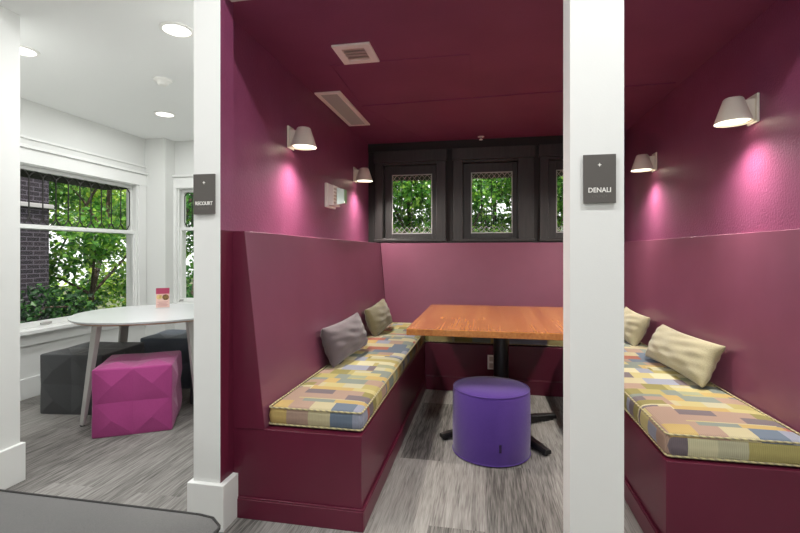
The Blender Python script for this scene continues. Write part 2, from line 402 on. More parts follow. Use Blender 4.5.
def booth_window(i, cx0, cx1, gx0, gx1):
    y = YB - .012
    jx0, jx1 = gx0 - .085, gx1 + .055; jz0, jz1 = GZ0 - .055, GZ1 + .1
    b = MB()
    b.box(cx0, jx0, y - .032, y, 1.335, 2.17); b.box(jx1, cx1, y - .032, y, 1.335, 2.17)     # side casings
    b.box(cx0 - .012, cx1 + .012 if i < 5 else cx1, y - .04, y, 2.17, 2.29)                  # head casing
    b.box(cx0 - .006, cx1 if i == 5 else cx1 + .006, y - .05, y, 1.335, 1.358)               # sill
    b.box(jx0, jx1, y - .02, y, 1.358, jz0)
    b.box(jx0, jx1, y - .02, y, jz1, 2.17)
    b.box(jx0 - .004, jx0 + .006, y - .02, y + .14, jz0, jz1); b.box(jx1 - .006, jx1 + .004, y - .02, y + .14, jz0, jz1)   # jamb linings
    b.box(jx0 + .006, jx1 - .006, y - .02, y + .14, jz1 - .008, jz1 + .002); b.box(jx0 + .006, jx1 - .006, y - .02, y + .14, jz0 - .002, jz0 + .008)
    w = struct(b.build('window_%d' % i, M['black'], bevel=.004), 'booth window %s' % ['', '', '', 'in the left corner of the black panelling', 'in the middle of the black panelling', 'half hidden behind the right white column'][i], 'window')
    s = MB(); ys0, ys1 = y + .045, y + .08
    s.box(jx0 + .006, gx0, ys0, ys1, jz0 + .008, jz1 - .008); s.box(gx1, jx1 - .006, ys0, ys1, jz0 + .008, jz1 - .008)
    s.box(gx0, gx1, ys0, ys1, jz0 + .008, GZ0); s.box(gx0, gx1, ys0, ys1, GZ1, jz1 - .008)
    so = s.build('sash', M['black'], w, bevel=.004)
    MB().box(gx0, gx1, ys0 + .016, ys0 + .02, GZ0, GZ1).build('pane', M['glass'], so, smooth=False)
    l = MB(); t = .005; yl = ys0 + .012
    def came(x0, z0, x1, z1, r=.0035): l.tube([(x0, yl, z0), (x1, yl, z1)], r, 6)
    l.box(gx0, gx0 + .010, yl - .004, yl + .003, GZ0, GZ1); l.box(gx1 - .010, gx1, yl - .004, yl + .003, GZ0, GZ1)
    l.box(gx0 + .01, gx1 - .01, yl - .004, yl + .003, GZ0, GZ0 + .010); l.box(gx0 + .01, gx1 - .01, yl - .004, yl + .003, GZ1 - .010, GZ1)
    n = 4; ww = (gx1 - gx0) / n
    for k in range(n):
        a = gx0 + k * ww; c = a + ww / 2
        for z0, sg in ((GZ0 + .008, 1), (GZ1 - .008, -1)):
            came(a, z0 + sg * .065, c, z0); came(c, z0, a + ww, z0 + sg * .065); came(a, z0, c, z0 + sg * .065); came(c, z0 + sg * .065, a + ww, z0)
    l.build('leading', M['paleCame'], so)
    d = MB()
    for k in range(1, n): d.box(gx0 + k * ww - .003, gx0 + k * ww + .003, yl - .003, yl + .003, GZ0 + .07, GZ1 - .07)
    d.build('leading', M['lead'], so)
for i, a in enumerate(BW): booth_window(i + 3, *a)

# side room walls with windows
W1 = (2.78, 4.355, .57, 1.967)
W2 = (-3.49, -2.90, .64, 1.96)
mb = MB(); holed(mb, 1.80, WY + .14, 0, ZR, [W1], lambda a, b, c, d: mb.box(WX - .15, WX, a, b, c, d))
struct(mb.build('wall_window_side', M['white'], smooth=False), 'white wall with the large window in the side room', 'wall')
mb = MB(); holed(mb, WX, XL - .1, 0, ZR, [W2], lambda a, b, c, d: mb.box(a, b, WY, WY + .14, c, d))
struct(mb.build('wall_far_end', M['white'], smooth=False), 'white end wall of the side room', 'wall')
struct(MB().box(WX, -3.515, 4.45, WY, 0, ZR).build('column_corner', M['white'], bevel=.004), 'white boxed pilaster in the corner of the side room', 'column')
struct(MB().box(-3.95, -3.80, -4, 1.80, 0, ZM).build('wall_main_left', M['white'], smooth=False), 'white wall left of the open area', 'wall')
struct(MB().box(2.6, 2.75, -4, 1.80, 0, ZM).build('wall_main_right', M['white'], smooth=False), 'white wall right of the open area', 'wall')
mb = MB(); holed(mb, -3.95, 2.75, 0, ZM, [(-2.2, 1.2, .8, 2.5)], lambda a, b, c, d: mb.box(a, b, -4.15, -4, c, d))  # added wall, its opening sized to limit the sky light on the columns
struct(mb.build('wall_unseen_back', M['white'], smooth=False), 'unseen white wall behind the open area, wide opening added to let in sky light', 'wall')
struct(MB().box(XRF, 2.75, 1.80, 1.93, 0, ZM).build('wall_front', M['white'], smooth=False), 'white wall beyond the right booth bench', 'wall')
struct(MB().box(-3.77, -1.286, 1.80, 1.985, 2.488, ZM).build('beam_side_room', M['ceiling'], smooth=False), 'white beam over the opening to the side room', 'beam')
struct(MB().box(-1.286, XRF, 1.80, 1.89, 2.372, ZM).build('beam_booth', M['white'], smooth=False), 'white beam over the booth opening', 'beam')

# columns
def column(name, x0, x1, y1, z1, label, inner=False, bx=(.020, .026, .02)):
    b = MB(); b.box(x0, x1, 1.80, y1, 0, z1)
    o = MB()
    o.add([(x0, 1.8, 0), (x1, 1.8, 0), (x1, y1, 0), (x0, y1, 0), (x0, 1.8, z1), (x1, 1.8, z1), (x1, y1, z1), (x0, y1, z1)], [(0, 3, 2, 1), (4, 5, 6, 7), (0, 1, 5, 4), (2, 3, 7, 6), (3, 0, 4, 7)])
    zsplit = ZW if inner else z1 / 2
    if inner: o.cur = 2
    o.add([(x1, 1.8, 0), (x1, y1, 0), (x1, y1, zsplit), (x1, 1.8, zsplit)], [(0, 1, 2, 3)])
    if inner: o.cur = 1
    o.add([(x1, 1.8, zsplit), (x1, y1, zsplit), (x1, y1, z1), (x1, 1.8, z1)], [(0, 1, 2, 3)])
    c = struct(o.build(name, [M['white'], M['plum'], M['wine']], smooth=False), label, 'column')
    if bx is None: return c
    k = MB(); k.box(x0 - bx[0], x1 + bx[1], 1.78, y1 if inner else y1 + .015, 0, .203)
    k.build('baseboard', M['trim'], c, bevel=.004)
    return c
column('column', -1.278, -1.147, 1.905, 2.372, 'white column with plum inner side between side room and booth', True)
column('column_free', .316, .507, 1.952, 2.372, 'white column standing in the booth opening', False, None)
column('column_near', -3.77, -2.444, 1.985, 2.488, 'white wall end at the left edge beside the side room', False, (0, .02, .02))

# window casing for the side room
def sash_window(name, label, place, u0, u1, z0, z1, zm, lead, stool=True):
    # place(u, depth, z): depth 0 = wall face, positive = towards the room
    def bx(b, ua, ub, da, db, za, zb):
        p = [place(ua, da, za), place(ub, da, za), place(ub, db, za), place(ua, db, za), place(ua, da, zb), place(ub, da, zb), place(ub, db, zb), place(ua, db, zb)]
        b.hexa(p)
    c = MB(); w = .088
    bx(c, u0 - w, u0 + .012, -.002, .022, z0, z1 + .005); bx(c, u1 - .012, u1 + w, -.002, .022, z0, z1 + .005)
    bx(c, u0 - w - .01, u1 + w + .01, -.002, .026, z1 - .005, z1 + .12); bx(c, u0 - w - .03, u1 + w + .03, -.002, .05, z1 + .12, z1 + .145)
    bx(c, u0, u0 + .012, -.15, 0, z0, z1); bx(c, u1 - .012, u1, -.15, 0, z0, z1)
    bx(c, u0, u1, -.15, 0, z1 - .012, z1); bx(c, u0, u1, -.15, 0, z0, z0 + .012)
    bx(c, u1 - .03, u1 - .012, -.03, 0, z0 + .012, z1 - .012); bx(c, u0 + .012, u0 + .03, -.03, 0, z0 + .012, z1 - .012)   # inner stop beads
    o = struct(c.build(name, M['trim'], bevel=.003), label, 'window')
    s = MB(); bx(s, u0 - w - .03, u1 + w + .03, -.002, .075, z0 - .03, z0 + .004)
    s.build('sill', M['trim'], o, bevel=.005)
    s = MB(); bx(s, u0 - w, u1 + w, -.002, .02, z0 - .13, z0 - .03); s.build('apron', M['trim'], o, bevel=.003)
    for (da, db, za, zb, nm) in ((-.10, -.06, zm - .02, z1 - .012, 'upper_sash'), (-.058, -.02, z0 + .012, zm + .02, 'lower_sash')):
        f = MB(); st = .034
        bx(f, u0 + .012, u0 + .012 + st, da, db, za, zb); bx(f, u1 - .012 - st, u1 - .012, da, db, za, zb)
        ht = .014 if nm == 'upper_sash' else .055
        bx(f, u0 + .012 + st, u1 - .012 - st, da, db, za, za + (.036 if nm == 'upper_sash' else .045)); bx(f, u0 + .012 + st, u1 - .012 - st, da, db, zb - (.03 if nm == 'upper_sash' else .036), zb)
        so = f.build(nm, M['trim'], o, bevel=.003)
        g = MB(); bx(g, u0 + .012 + st, u1 - .012 - st, da + .016, da + .02, za + .03, zb - .028); g.build('pane', M['glass'], so, smooth=False)
        if nm == 'upper_sash' and lead:
            l = MB(); ua, ub = u0 + .046, u1 - .046; zz0, zz1 = za + .036, zb - .03; n = lead; ww = (ub - ua) / n; dd = da + .026
            for k in range(n + 1): l.tube([place(ua + k * ww, dd, zz0 + .07), place(ua + k * ww, dd, zz1 - .05)], .0058, 6)
            for k in range(n):
                for (zb0, h, sg) in ((zz0, .07, 1), (zz1, .05, -1)):
                    pts = [place(ua + k * ww + ww * t / 8, dd, zb0 + sg * h * (abs(t - 4) / 4) ** 1.5) for t in range(9)]
                    l.tube(pts, .0058, 6)
                pts = [place(ua + k * ww + ww * t / 8, dd, zz1 - .05 + .048 * (1 - (abs(t - 4) / 4) ** 2)) for t in range(9)]
                l.tube(pts, .003, 6)
            l.build('leading', M['lead'], so)
        if nm == 'lower_sash':
            q = MB(); bx(q, (u0 + u1) / 2 - .32, (u0 + u1) / 2 - .22, db, db + .014, za + .012, za + .03); q.build('lift', M['greymetal'], so, bevel=.003)
    return o
sash_window('window_1', 'large sash window with leaded top in the side room', lambda u, d, z: (WX + d, u, z), *W1, 1.44, 12)
sash_window('window_2', 'narrower sash window on the end wall beside the plum booth', lambda u, d, z: (u, WY - d, z), *W2, 1.49, 5)
b = MB(); b.box(WX, WX + .016, 1.985, 4.45, 0, .17); struct(b.build('baseboard_window_side', M['trim'], bevel=.003), 'white baseboard under the large window', 'baseboard')
b = MB(); b.box(-3.515, -1.33, WY - .016, WY, 0, .17); struct(b.build('baseboard_far_end', M['trim'], bevel=.003), 'white baseboard on the end wall', 'baseboard')
b = MB(); b.box(WX, WX + .018, 1.985, 4.45, 2.17, 2.19); struct(b.build('trim_3', M['trim'], bevel=.003), 'white picture rail above the large window', 'trim')

# ------------------------------------------------------------------ built-in benches
def bench(name, label, loc): return thing(name, label, 'bench', loc, group='built-in booth benches', world=True)
lb = bench('built_in_bench', 'wine painted bench along the left booth wall with high sloped back', (-1.0, 1.906, 0))
MB().box(XL + .003, -.534, YF, YB - .003, 0, ZS).build('base', M['wine'], lb, bevel=.004)
r0 = [(XL + .003, YF, ZS), (-.99, YF, ZS), (-1.0906, YF, ZW), (XL + .003, YF, ZW)]
MB().loft(r0, [(x, YB - .003 if i in (0, 3) else YB - .003, z) for i, (x, y, z) in enumerate(r0)]).build('backrest', M['rose'], lb, bevel=.003)
MB().loft([(x, YF - .004, z) for x, y, z in r0], [(x, YF + .0, z) for x, y, z in r0]).build('end_panel', M['wine'], lb)
k = MB(); k.box(-1.127, -.521, YF - .013, YF, 0, .088); k.box(-.534, -.521, YF, 3.985, 0, .088)
k.box(-1.127, -.524, YF - .009, YF, .088, .096); k.box(-.534, -.524, YF, 3.99, .088, .096)
k.build('kickboard', M['wine'], lb, bevel=.003)
bb = bench('built_in_bench', 'wine painted bench under the booth windows behind the timber table', (.08, 4.0, 0))
MB().box(-.533, .687, 4.0, YB - .003, 0, ZS).build('base', M['wine'], bb, bevel=.004)
MB().hexa([(-.987, 4.53, ZS), (1.213, 4.53, ZS), (1.213, YB - .035, ZS), (-.987, YB - .035, ZS), (-1.087, 4.627, ZW), (1.283, 4.627, ZW), (1.283, YB - .014, ZW), (-1.087, YB - .014, ZW)]).build('backrest', M['rose'], bb, bevel=.003)
k = MB(); k.box(-.521, .6755, 3.987, 4.0, 0, .12); k.box(-.521, .6755, 3.991, 4.0, .12, .128); k.build('kickboard', M['wine'], bb, bevel=.003)
rb = bench('built_in_bench', 'wine painted bench along the right booth wall with high sloped back', (1.0, 1.906, 0))
MB().hexa([(.6885, YF, 0), (XRF - .005, YF, 0), (XRB - .003, YB - .003, 0), (.6885, YB - .003, 0), (.6885, YF, ZS), (XRF - .005, YF, ZS), (XRB - .003, YB - .003, ZS), (.6885, YB - .003, ZS)]).build('base', M['wine'], rb, bevel=.004)
MB().loft([(XRF - .006, YF, ZS), (1.215, YF, ZS), (1.285, YF, ZW), (XRF - .006, YF, ZW)], [(XRB - .003, YB - .003, ZS), (1.215, YB - .003, ZS), (1.285, YB - .003, ZW), (XRB - .003, YB - .003, ZW)]).build('backrest', M['rose'], rb, bevel=.003)
k = MB(); k.box(.6755, .6885, YF, 3.985, 0, .088); k.box(.6785, .6885, YF, 3.99, .088, .096); k.box(.6755, 1.312, YF - .013, YF, 0, .088); k.box(.6785, 1.312, YF - .009, YF, .088, .096)
k.build('kickboard', M['wine'], rb, bevel=.003)
# wall socket on the bench front
o = thing('wall_socket', 'white wall socket on the back bench front behind the table pole', 'socket', (.048, 4.0, .265), world=True)
MB().box(.018, .082, 3.994, 4.0, .202, .328).build('cover_plate', M['plastic'], o, bevel=.002)
for z in (.236, .294):
    MB().box(.034, .066, 3.992, 3.994, z - .02, z + .02).build('receptacle', M['warmplastic'], o, bevel=.001)

# ------------------------------------------------------------------ seat cushions
def cushion(name, label, x0, x1, y0, y1, z0, h, wave):
    t = thing(name, label, 'cushion', ((x0 + x1) / 2, (y0 + y1) / 2, z0), group='patchwork seat cushions', world=True)
    nx, ny = max(6, int((x1 - x0) / .05)), max(6, int((y1 - y0) / .05))
    vs = []; idx = {}
    def vid(i, j, k):
        if (i, j, k) not in idx:
            u = 2 * i / nx - 1; v = 2 * j / ny - 1
            bul = ((1 - u ** 4) * (1 - v ** 4)) ** .5
            x = x0 + (x1 - x0) * i / nx; y = y0 + (y1 - y0) * j / ny
            long_ = y if wave == 'y' else x
            z = z0 + (h + bul * (.010 + .006 * math.sin(long_ * 9 + .6)) if k == 2 else (h * .5 if k == 1 else 0))
            if k == 1: x += (.006 if u == 1 else -.006 if u == -1 else 0); y += (.006 if v == 1 else -.006 if v == -1 else 0)
            idx[(i, j, k)] = len(vs); vs.append((x, y, z))
        return idx[(i, j, k)]
    fs = []
    for i in range(nx):
        for j in range(ny):
            fs.append((vid(i, j, 2), vid(i + 1, j, 2), vid(i + 1, j + 1, 2), vid(i, j + 1, 2))); fs.append((vid(i, j, 0), vid(i, j + 1, 0), vid(i + 1, j + 1, 0), vid(i + 1, j, 0)))
    for k in (0, 1):
        for i in range(nx):
            for j in (0, ny): fs.append((vid(i, j, k), vid(i + 1, j, k), vid(i + 1, j, k + 1), vid(i, j, k + 1)))
        for j in range(ny):
            for i in (0, nx): fs.append((vid(i, j, k), vid(i, j + 1, k), vid(i, j + 1, k + 1), vid(i, j, k + 1)))
    m = MB(); m.add(vs, fs); body = m.build('cover', M['patch'], t, bevel=.024, seg=4, angle=60)
    body.modifiers['edge'].angle_limit = math.radians(58)
    for zz in (z0 + h - .004, z0 + .010):
        r = .012; pts = []
        for cx, cy, a0 in ((x1 - r, y1 - r, 0), (x0 + r, y1 - r, 90), (x0 + r, y0 + r, 180), (x1 - r, y0 + r, 270)):
            for a in (0, 30, 60, 90): q = math.radians(a0 + a); pts.append((cx + (r + .001) * math.cos(q), cy + (r + .001) * math.sin(q), zz))
        MB().tube(pts, .0042, 8, closed=True).build('piping', M['cord'], t)
    return t
cushion('seat_cushion', 'patchwork seat cushion along the left bench holding the mauve and olive pillows', -.988, -.543, 1.942, 4.515, ZS + .003, .090, 'y')
cushion('seat_cushion', 'patchwork seat cushion on the back bench beyond the timber table', -.535, .686, 4.014, 4.515, ZS + .003, .098, 'x')
cushion('seat_cushion', 'patchwork seat cushion along the right bench holding two oatmeal pillows', .698, 1.205, 1.925, 4.515, ZS + .003, .098, 'y')

# ------------------------------------------------------------------ pillows
def pillow(label, mat, L, Hh, T, loc, rot, seed):
    rnd = random.Random(seed); n, m = 30, 20
    ph = [rnd.uniform(0, 6.28) for _ in range(6)]
    b = MB(); vs = []; fs = []
    def pt(i, j, sg):
        u = 2 * i / n - 1; v = 2 * j / m - 1
        x = L / 2 * u * (1 - .07 * (1 - v * v) * u * u); z = Hh / 2 * v * (1 - .10 * (1 - u * u) * v * v)
        e = max(0, (1 - u * u) * (1 - v * v)); th = T / 2 * e ** .42
        wr = .010 * e ** .3 * (1 - e ** .7 * .5) * (math.sin(9 * u + 5 * v * v + ph[0]) * math.sin(7 * v + ph[1]) + .6 * math.sin(15 * v + 4 * u + ph[2] + sg))
        th = max(th + wr * (e > 0) * .8, .0)
        z += .012 * math.sin(2.2 * u + ph[3]) * (1 - abs(v)) ; x += .008 * math.sin(3 * v + ph[4])
        return (x, sg * th, z)
    for sg in (-1, 1):
        for i in range(n + 1):
            for j in range(m + 1): vs.append(pt(i, j, sg))
    K = (n + 1) * (m + 1)
    for i in range(n):
        for j in range(m):
            a = i * (m + 1) + j
            fs.append((a, a + m + 1, a + m + 2, a + 1)); fs.append((K + a, K + a + 1, K + a + m + 2, K + a + m + 1))
    b.add(vs, fs)
    o = b.build('throw_pillow', mat, angle=180)
    bm = bmesh.new(); bm.from_mesh(o.data); bmesh.ops.remove_doubles(bm, verts=bm.verts, dist=.0006); bmesh.ops.recalc_face_normals(bm, faces=bm.faces); bm.to_mesh(o.data); bm.free()
    for p in o.data.polygons: p.use_smooth = True
    s = o.modifiers.new('soft', 'SUBSURF'); s.levels = 1; s.render_levels = 1
    o.location = loc; o.rotation_euler = rot
    tag(o, label, 'pillow', 'throw pillows on the benches')
    return o
R = math.radians
# local x = length, local z = height, local y = thickness
pillow('mauve grey pillow nearest on the left bench', M['mauve'], .64, .26, .16, (-.925, 2.92, .645), (R(-16), R(-2), R(86)), 3)
pillow('olive taupe pillow behind the mauve pillow on the left bench', M['olive'], .56, .26, .14, (-.93, 3.90, .645), (R(-20), R(-4), R(87)), 5)
pillow('oatmeal pillow slumped near the front of the right bench', M['oat'], .74, .25, .15, (1.12, 2.90, .638), (R(28), R(0), R(93)), 8)
pillow('oatmeal pillow half hidden by the white column on the right bench', M['oat'], .54, .26, .14, (1.125, 3.84, .64), (R(24), R(-2), R(91)), 11)

# ------------------------------------------------------------------ booth table
t = thing('pedestal_table', 'orange timber table on a black pedestal in the booth', 'table', (.107, 3.2, 0), world=True)
MB().box(-.48, .655, 2.74, 4.06, .708, .75).build('tabletop', M['timber'], t, bevel=.004)
MB().lathe([(.052, .03), (.052, .70)], 32, (.107, 3.2, 0)).build('pole', M['blackmetal'], t)
MB().lathe([(.11, .694), (.11, .708)], 32, (.107, 3.2, 0)).build('mounting_plate', M['blackmetal'], t)
for a in (34, 124, 214, 304):
    q = R(a); d = Vector((math.cos(q), math.sin(q), 0)); p = Vector((-d.y, d.x, 0)); c = Vector((.107, 3.2, 0))
    def ring(r, hw, z0, z1): return [tuple(c + d * r + p * s * hw + Vector((0, 0, z))) for s, z in ((-1, z0), (1, z0), (1, z1 - .008), (.6, z1), (-.6, z1), (-1, z1 - .008))]
    m = MB(); m.loft(ring(.03, .036, .02, .085), ring(.30, .030, .014, .055)); m.loft(ring(.30, .030, .014, .055), ring(.47, .025, .010, .038))
    lg = m.build('leg', M['blackmetal'], t, bevel=.003)
    f = c + d * .44; MB().lathe([(.018, 0), (.018, .012)], 16, tuple(f)).build('foot', M['blackmetal'], lg)

# ------------------------------------------------------------------ violet pouf
t = thing('round_pouf', 'violet round fabric pouf in front of the timber table', 'pouf', (.034, 2.832, 0), world=True)
h, r = .402, .233
prof = [(.0, 0), (r - .02, 0), (r - .004, .004), (r, .016), (r + .003, h * .5), (r, h - .03), (r - .006, h - .012), (r - .02, h - .002), (r * .6, h + .007), (.0, h + .010)]
MB().lathe([(max(a, .001), z) for a, z in prof], 64, (.034, 2.832, 0), cap=False).build('body', M['purple'], t, angle=60)
pts = [(.034 + (r - .004) * math.cos(2 * PI * i / 72), 2.832 + (r - .004) * math.sin(2 * PI * i / 72), h - .010) for i in range(72)]
MB().tube(pts, .0035, 6, closed=True).build('piping', M['purple'], t)
pts = [(.034 + (r + .001) * math.cos(2 * PI * i / 72), 2.832 + (r + .001) * math.sin(2 * PI * i / 72), .010) for i in range(72)]
MB().tube(pts, .0035, 6, closed=True).build('piping', M['purple'], t)
a = R(-78); ca, sa = math.cos(a), math.sin(a)
c = Vector((.034 + (r + .003) * ca, 2.832 + (r + .003) * sa, .11)); n_ = Vector((ca, sa, 0)); p_ = Vector((-sa, ca, 0))
MB().hexa([tuple(c + n_ * d_ + p_ * u + Vector((0, 0, z))) for z in (-.022, .022) for d_, u in ((-.003, -.006), (.004, -.006), (.004, .006), (-.003, .006))]).build('tag', M['tag'], t)

# ------------------------------------------------------------------ faceted cube poufs
def cube_pouf(name, label, mat, loc, rz, s=.46, h=.45, group='faceted cube poufs'):
    t = thing(name, label, 'pouf', loc, rz, group)
    vs = {}; out = []; fs = []
    N = 4
    def P(i, j, k):
        key = (i, j, k)
        if key in vs: return vs[key]
        p = Vector((i / N - .5, j / N - .5, k / N - .5))
        q = Vector((p.x * s, p.y * s, h / 2 + p.z * h))
        for ax, (c0, oth) in enumerate(((i, (j, k)), (j, (i, k)), (k, (i, j)))):
            if c0 in (0, N):
                sg = 1 if c0 == N else -1
                a, b = oth
                if 0 < a < N and 0 < b < N:
                    d = .022 if (a % 2 and b % 2) else (-.008 if (a, b) == (2, 2) else .002)
                    if ax == 2 and sg < 0: d = 0
                    q[ax] += sg * d
                elif (a in (0, N)) != (b in (0, N)):
                    mid = (b if a in (0, N) else a)
                    if mid == 2 and not (ax == 2 and sg < 0): q[ax] -= sg * .002
        vs[key] = len(out); out.append(tuple(q)); return vs[key]
    for ax in range(3):
        for c0 in (0, N):
            for a in range(N):
                for b in range(N):
                    def V(a_, b_):
                        k = [0, 0, 0]; k[ax] = c0; o_ = [x for x in range(3) if x != ax]; k[o_[0]] = a_; k[o_[1]] = b_
                        return P(*k)
                    c = [V(a, b), V(a + 1, b), V(a + 1, b + 1), V(a, b + 1)]
                    if (a + b) % 2 == 0: fs += [(c[0], c[1], c[2]), (c[0], c[2], c[3])]   # fold lines radiate from the tufted points
                    else: fs += [(c[0], c[1], c[3]), (c[1], c[2], c[3])]
    m = MB(); m.add(out, fs)
    o = m.build('cover', mat, t, bevel=.010, seg=2, angle=9)
    o.modifiers['edge'].angle_limit = R(50)
    ss = []
    for cx, cy, a0 in ((1, 1, 0), (-1, 1, 90), (-1, -1, 180), (1, -1, 270)):
        for a in (0, 45, 90): q = R(a0 + a); ss.append((cx * (s / 2 - .014) + .008 * math.cos(q), cy * (s / 2 - .014) + .008 * math.sin(q), .004))
    MB().tube(ss, .004, 6, closed=True).build('bottom_seam', mat, t)
    return t
cube_pouf('cube_pouf', 'magenta faceted cube pouf in front of the white table leg', M['magenta'], (-2.44, 2.835, 0), R(30), .475)
cube_pouf('cube_pouf', 'charcoal faceted cube pouf left of the magenta one under the large window', M['charcoal'], (-3.09, 3.11, 0), R(7), .5)
cube_pouf('cube_pouf', 'dark slate cube pouf at the far side of the white table', M['slate'], (-2.86, 3.80, 0), R(10))
cube_pouf('cube_pouf', 'charcoal cube pouf behind the magenta one next to the white column', M['charcoal'], (-2.12, 3.48, 0), R(4))

# ------------------------------------------------------------------ white round table
t = thing('round_table', 'white laminate table with splayed silver legs beside the large window', 'table', (-2.61, 3.2, 0), world=True)
def sq(rr, z, n=96, e=2.25):
    p = []
    for i in range(n):
        a = 2 * PI * i / n; c, s_ = math.cos(a), math.sin(a)
        k = rr / (abs(c) ** e + abs(s_) ** e) ** (1 / e)
        x, y = k * c, k * s_; q = R(35)
        p.append((-2.61 + x * math.cos(q) - y * math.sin(q), 3.2 + x * math.sin(q) + y * math.cos(q), z))
    return p
MB().loft(sq(.565, .728), sq(.57, .741)).build('tabletop', M['laminate'], t)
m = MB(); m.loft(sq(.545, .716), sq(.565, .728)); m.build('tabletop_edge', M['plyedge'], t)
for k in range(4):
    a = math.atan2(-.44, -.15) + k * PI / 2; d = Vector((math.cos(a), math.sin(a), 0)); p = Vector((-d.y, d.x, 0)); c = Vector((-2.61, 3.2, 0))
    def rg(rad, z, w, th): return [tuple(c + d * (rad + th * b_) + p * w * a_ + Vector((0, 0, z))) for a_, b_ in ((-.5, -.5), (.5, -.5), (.5, .5), (-.5, .5))]
    MB().loft(rg(.535, 0.008, .044, .024), rg(.44, .706, .074, .036)).build('leg', M['greymetal'], t, bevel=.004).data
    lg = t.children[-1] if t.children else None
for k in range(2):
    a = math.atan2(-.44, -.15) + k * PI / 2; d = Vector((math.cos(a), math.sin(a), 0)); p = Vector((-d.y, d.x, 0)); c = Vector((-2.61, 3.2, .70))
    z = Vector((0, 0, .016)); q = [c - d * .44 - p * .02, c + d * .44 - p * .02, c + d * .44 + p * .02, c - d * .44 + p * .02]
    zz = Vector((0, 0, -.002 if k else 0))
    MB().hexa([tuple(v + zz) for v in q] + [tuple(v + z) for v in q]).build('crossbar', M['greymetal'], t, bevel=.003)
for k in range(4):
    a = math.atan2(-.44, -.15) + k * PI / 2
    MB().lathe([(.016, 0), (.016, .009)], 14, (-2.61 + .535 * math.cos(a), 3.2 + .535 * math.sin(a), 0)).build('foot', M['blackmetal'], t)

# menu card on the white table
t = thing('table_card', 'small raspberry and pink menu card standing on the white table', 'card', (-2.74, 3.44, .741), R(37))
MB().hexa([(-.055, -.03, 0), (.055, -.03, 0), (.055, .03, 0), (-.055, .03, 0), (-.055, -.03, .004), (.055, -.03, .004), (.055, .03, .004), (-.055, .03, .004)]).build('stand', M['laminate'], t, bevel=.001)
cd = MB().box(-.052, .052, -.002, .002, .004, .172).build('card', M['cardpink'], t, smooth=False)
MB().box(-.052, .052, -.0035, -.002, .122, .172).build('header', M['cardred'], cd, smooth=False)
def disc(x, z, rx, rz, y0, y1, n=20): return MB().loft([(x + rx * math.cos(2 * PI * i / n), y0, z + rz * math.sin(2 * PI * i / n)) for i in range(n)], [(x + rx * math.cos(2 * PI * i / n), y1, z + rz * math.sin(2 * PI * i / n)) for i in range(n)])
disc(-.026, .096, .022, .020, -.0035, -.002).build('picture', M['cardfood'], cd, smooth=False)
disc(.022, .092, .026, .025, -.0036, -.002).build('picture', M['carddark'], cd, smooth=False)
m = MB()
for i, w in enumerate((.07, .084, .06, .08)): m.box(-w / 2, w / 2, -.003, -.002, .016 + i * .011, .021 + i * .011)
m.build('print', M['cardtext'], cd, smooth=False)

# ------------------------------------------------------------------ graphite ottoman in front
t = thing('ottoman_bench', 'graphite upholstered bench end at the bottom left corner', 'ottoman', (-1.6, .75, 0), world=True)
x0, x1, y0, y1 = -2.5, -.735, .35, 1.185; zt = .462
MB().box(x0 + .03, x1 - .03, y0 + .03, y1 - .03, .10, .27).build('base', M['graphite'], t, bevel=.01)
nx, ny = 40, 24; vs = []; fs = []; idx = {}
def ov(i, j, k):
    if (i, j, k) in idx: return idx[(i, j, k)]
    u = 2 * i / nx - 1; v = 2 * j / ny - 1
    x = x0 + (x1 - x0) * i / nx; y = y0 + (y1 - y0) * j / ny
    # rounded plan corners
    rx, ry, rc = (x1 - x0) / 2, (y1 - y0) / 2, .05
    dx = abs(u) * rx - (rx - rc); dy = abs(v) * ry - (ry - rc)
    if dx > 0 and dy > 0:
        l = math.hypot(dx, dy); mx_ = max(dx, dy)
        if l > 0:
            f = mx_ / l; x = (x0 + x1) / 2 + math.copysign(rx - rc + dx * f, u); y = (y0 + y1) / 2 + math.copysign(ry - rc + dy * f, v)
    eu = min(1, (1 - abs(u)) * rx / .10); ev = min(1, (1 - abs(v)) * ry / .10)
    drop = -.016 * (1 - eu) ** 2 - .010 * (1 - ev) ** 2
    z = zt + drop + .012 * math.sin(x * 5) * eu * ev * .4 if k else .275
    idx[(i, j, k)] = len(vs); vs.append((x, y, z)); return idx[(i, j, k)]
for i in range(nx):
    for j in range(ny):
        fs += [(ov(i, j, 1), ov(i + 1, j, 1), ov(i + 1, j + 1, 1), ov(i, j + 1, 1)), (ov(i, j, 0), ov(i, j + 1, 0), ov(i + 1, j + 1, 0), ov(i + 1, j, 0))]
for i in range(nx):
    for j in (0, ny): fs.append((ov(i, j, 0), ov(i + 1, j, 0), ov(i + 1, j, 1), ov(i, j, 1)))
for j in range(ny):
    for i in (0, nx): fs.append((ov(i, j, 0), ov(i, j + 1, 0), ov(i, j + 1, 1), ov(i, j, 1)))
edge = [vs[ov(i, 0, 1)] for i in range(nx)] + [vs[ov(nx, j, 1)] for j in range(ny)] + [vs[ov(nx - i, ny, 1)] for i in range(nx)] + [vs[ov(0, ny - j, 1)] for j in range(ny)]
m = MB(); m.add(vs, fs); m.build('seat_pad', M['graphite'], t, angle=60)
MB().tube(edge, .0045, 8, closed=True).build('piping', M['graphitepipe'], t)
for sx in (x0 + .1, x1 - .1):
    for sy in (y0 + .1, y1 - .1):
        MB().lathe([(.018, 0), (.026, .10)], 16, (sx, sy, 0)).build('leg', M['blackmetal'], t)

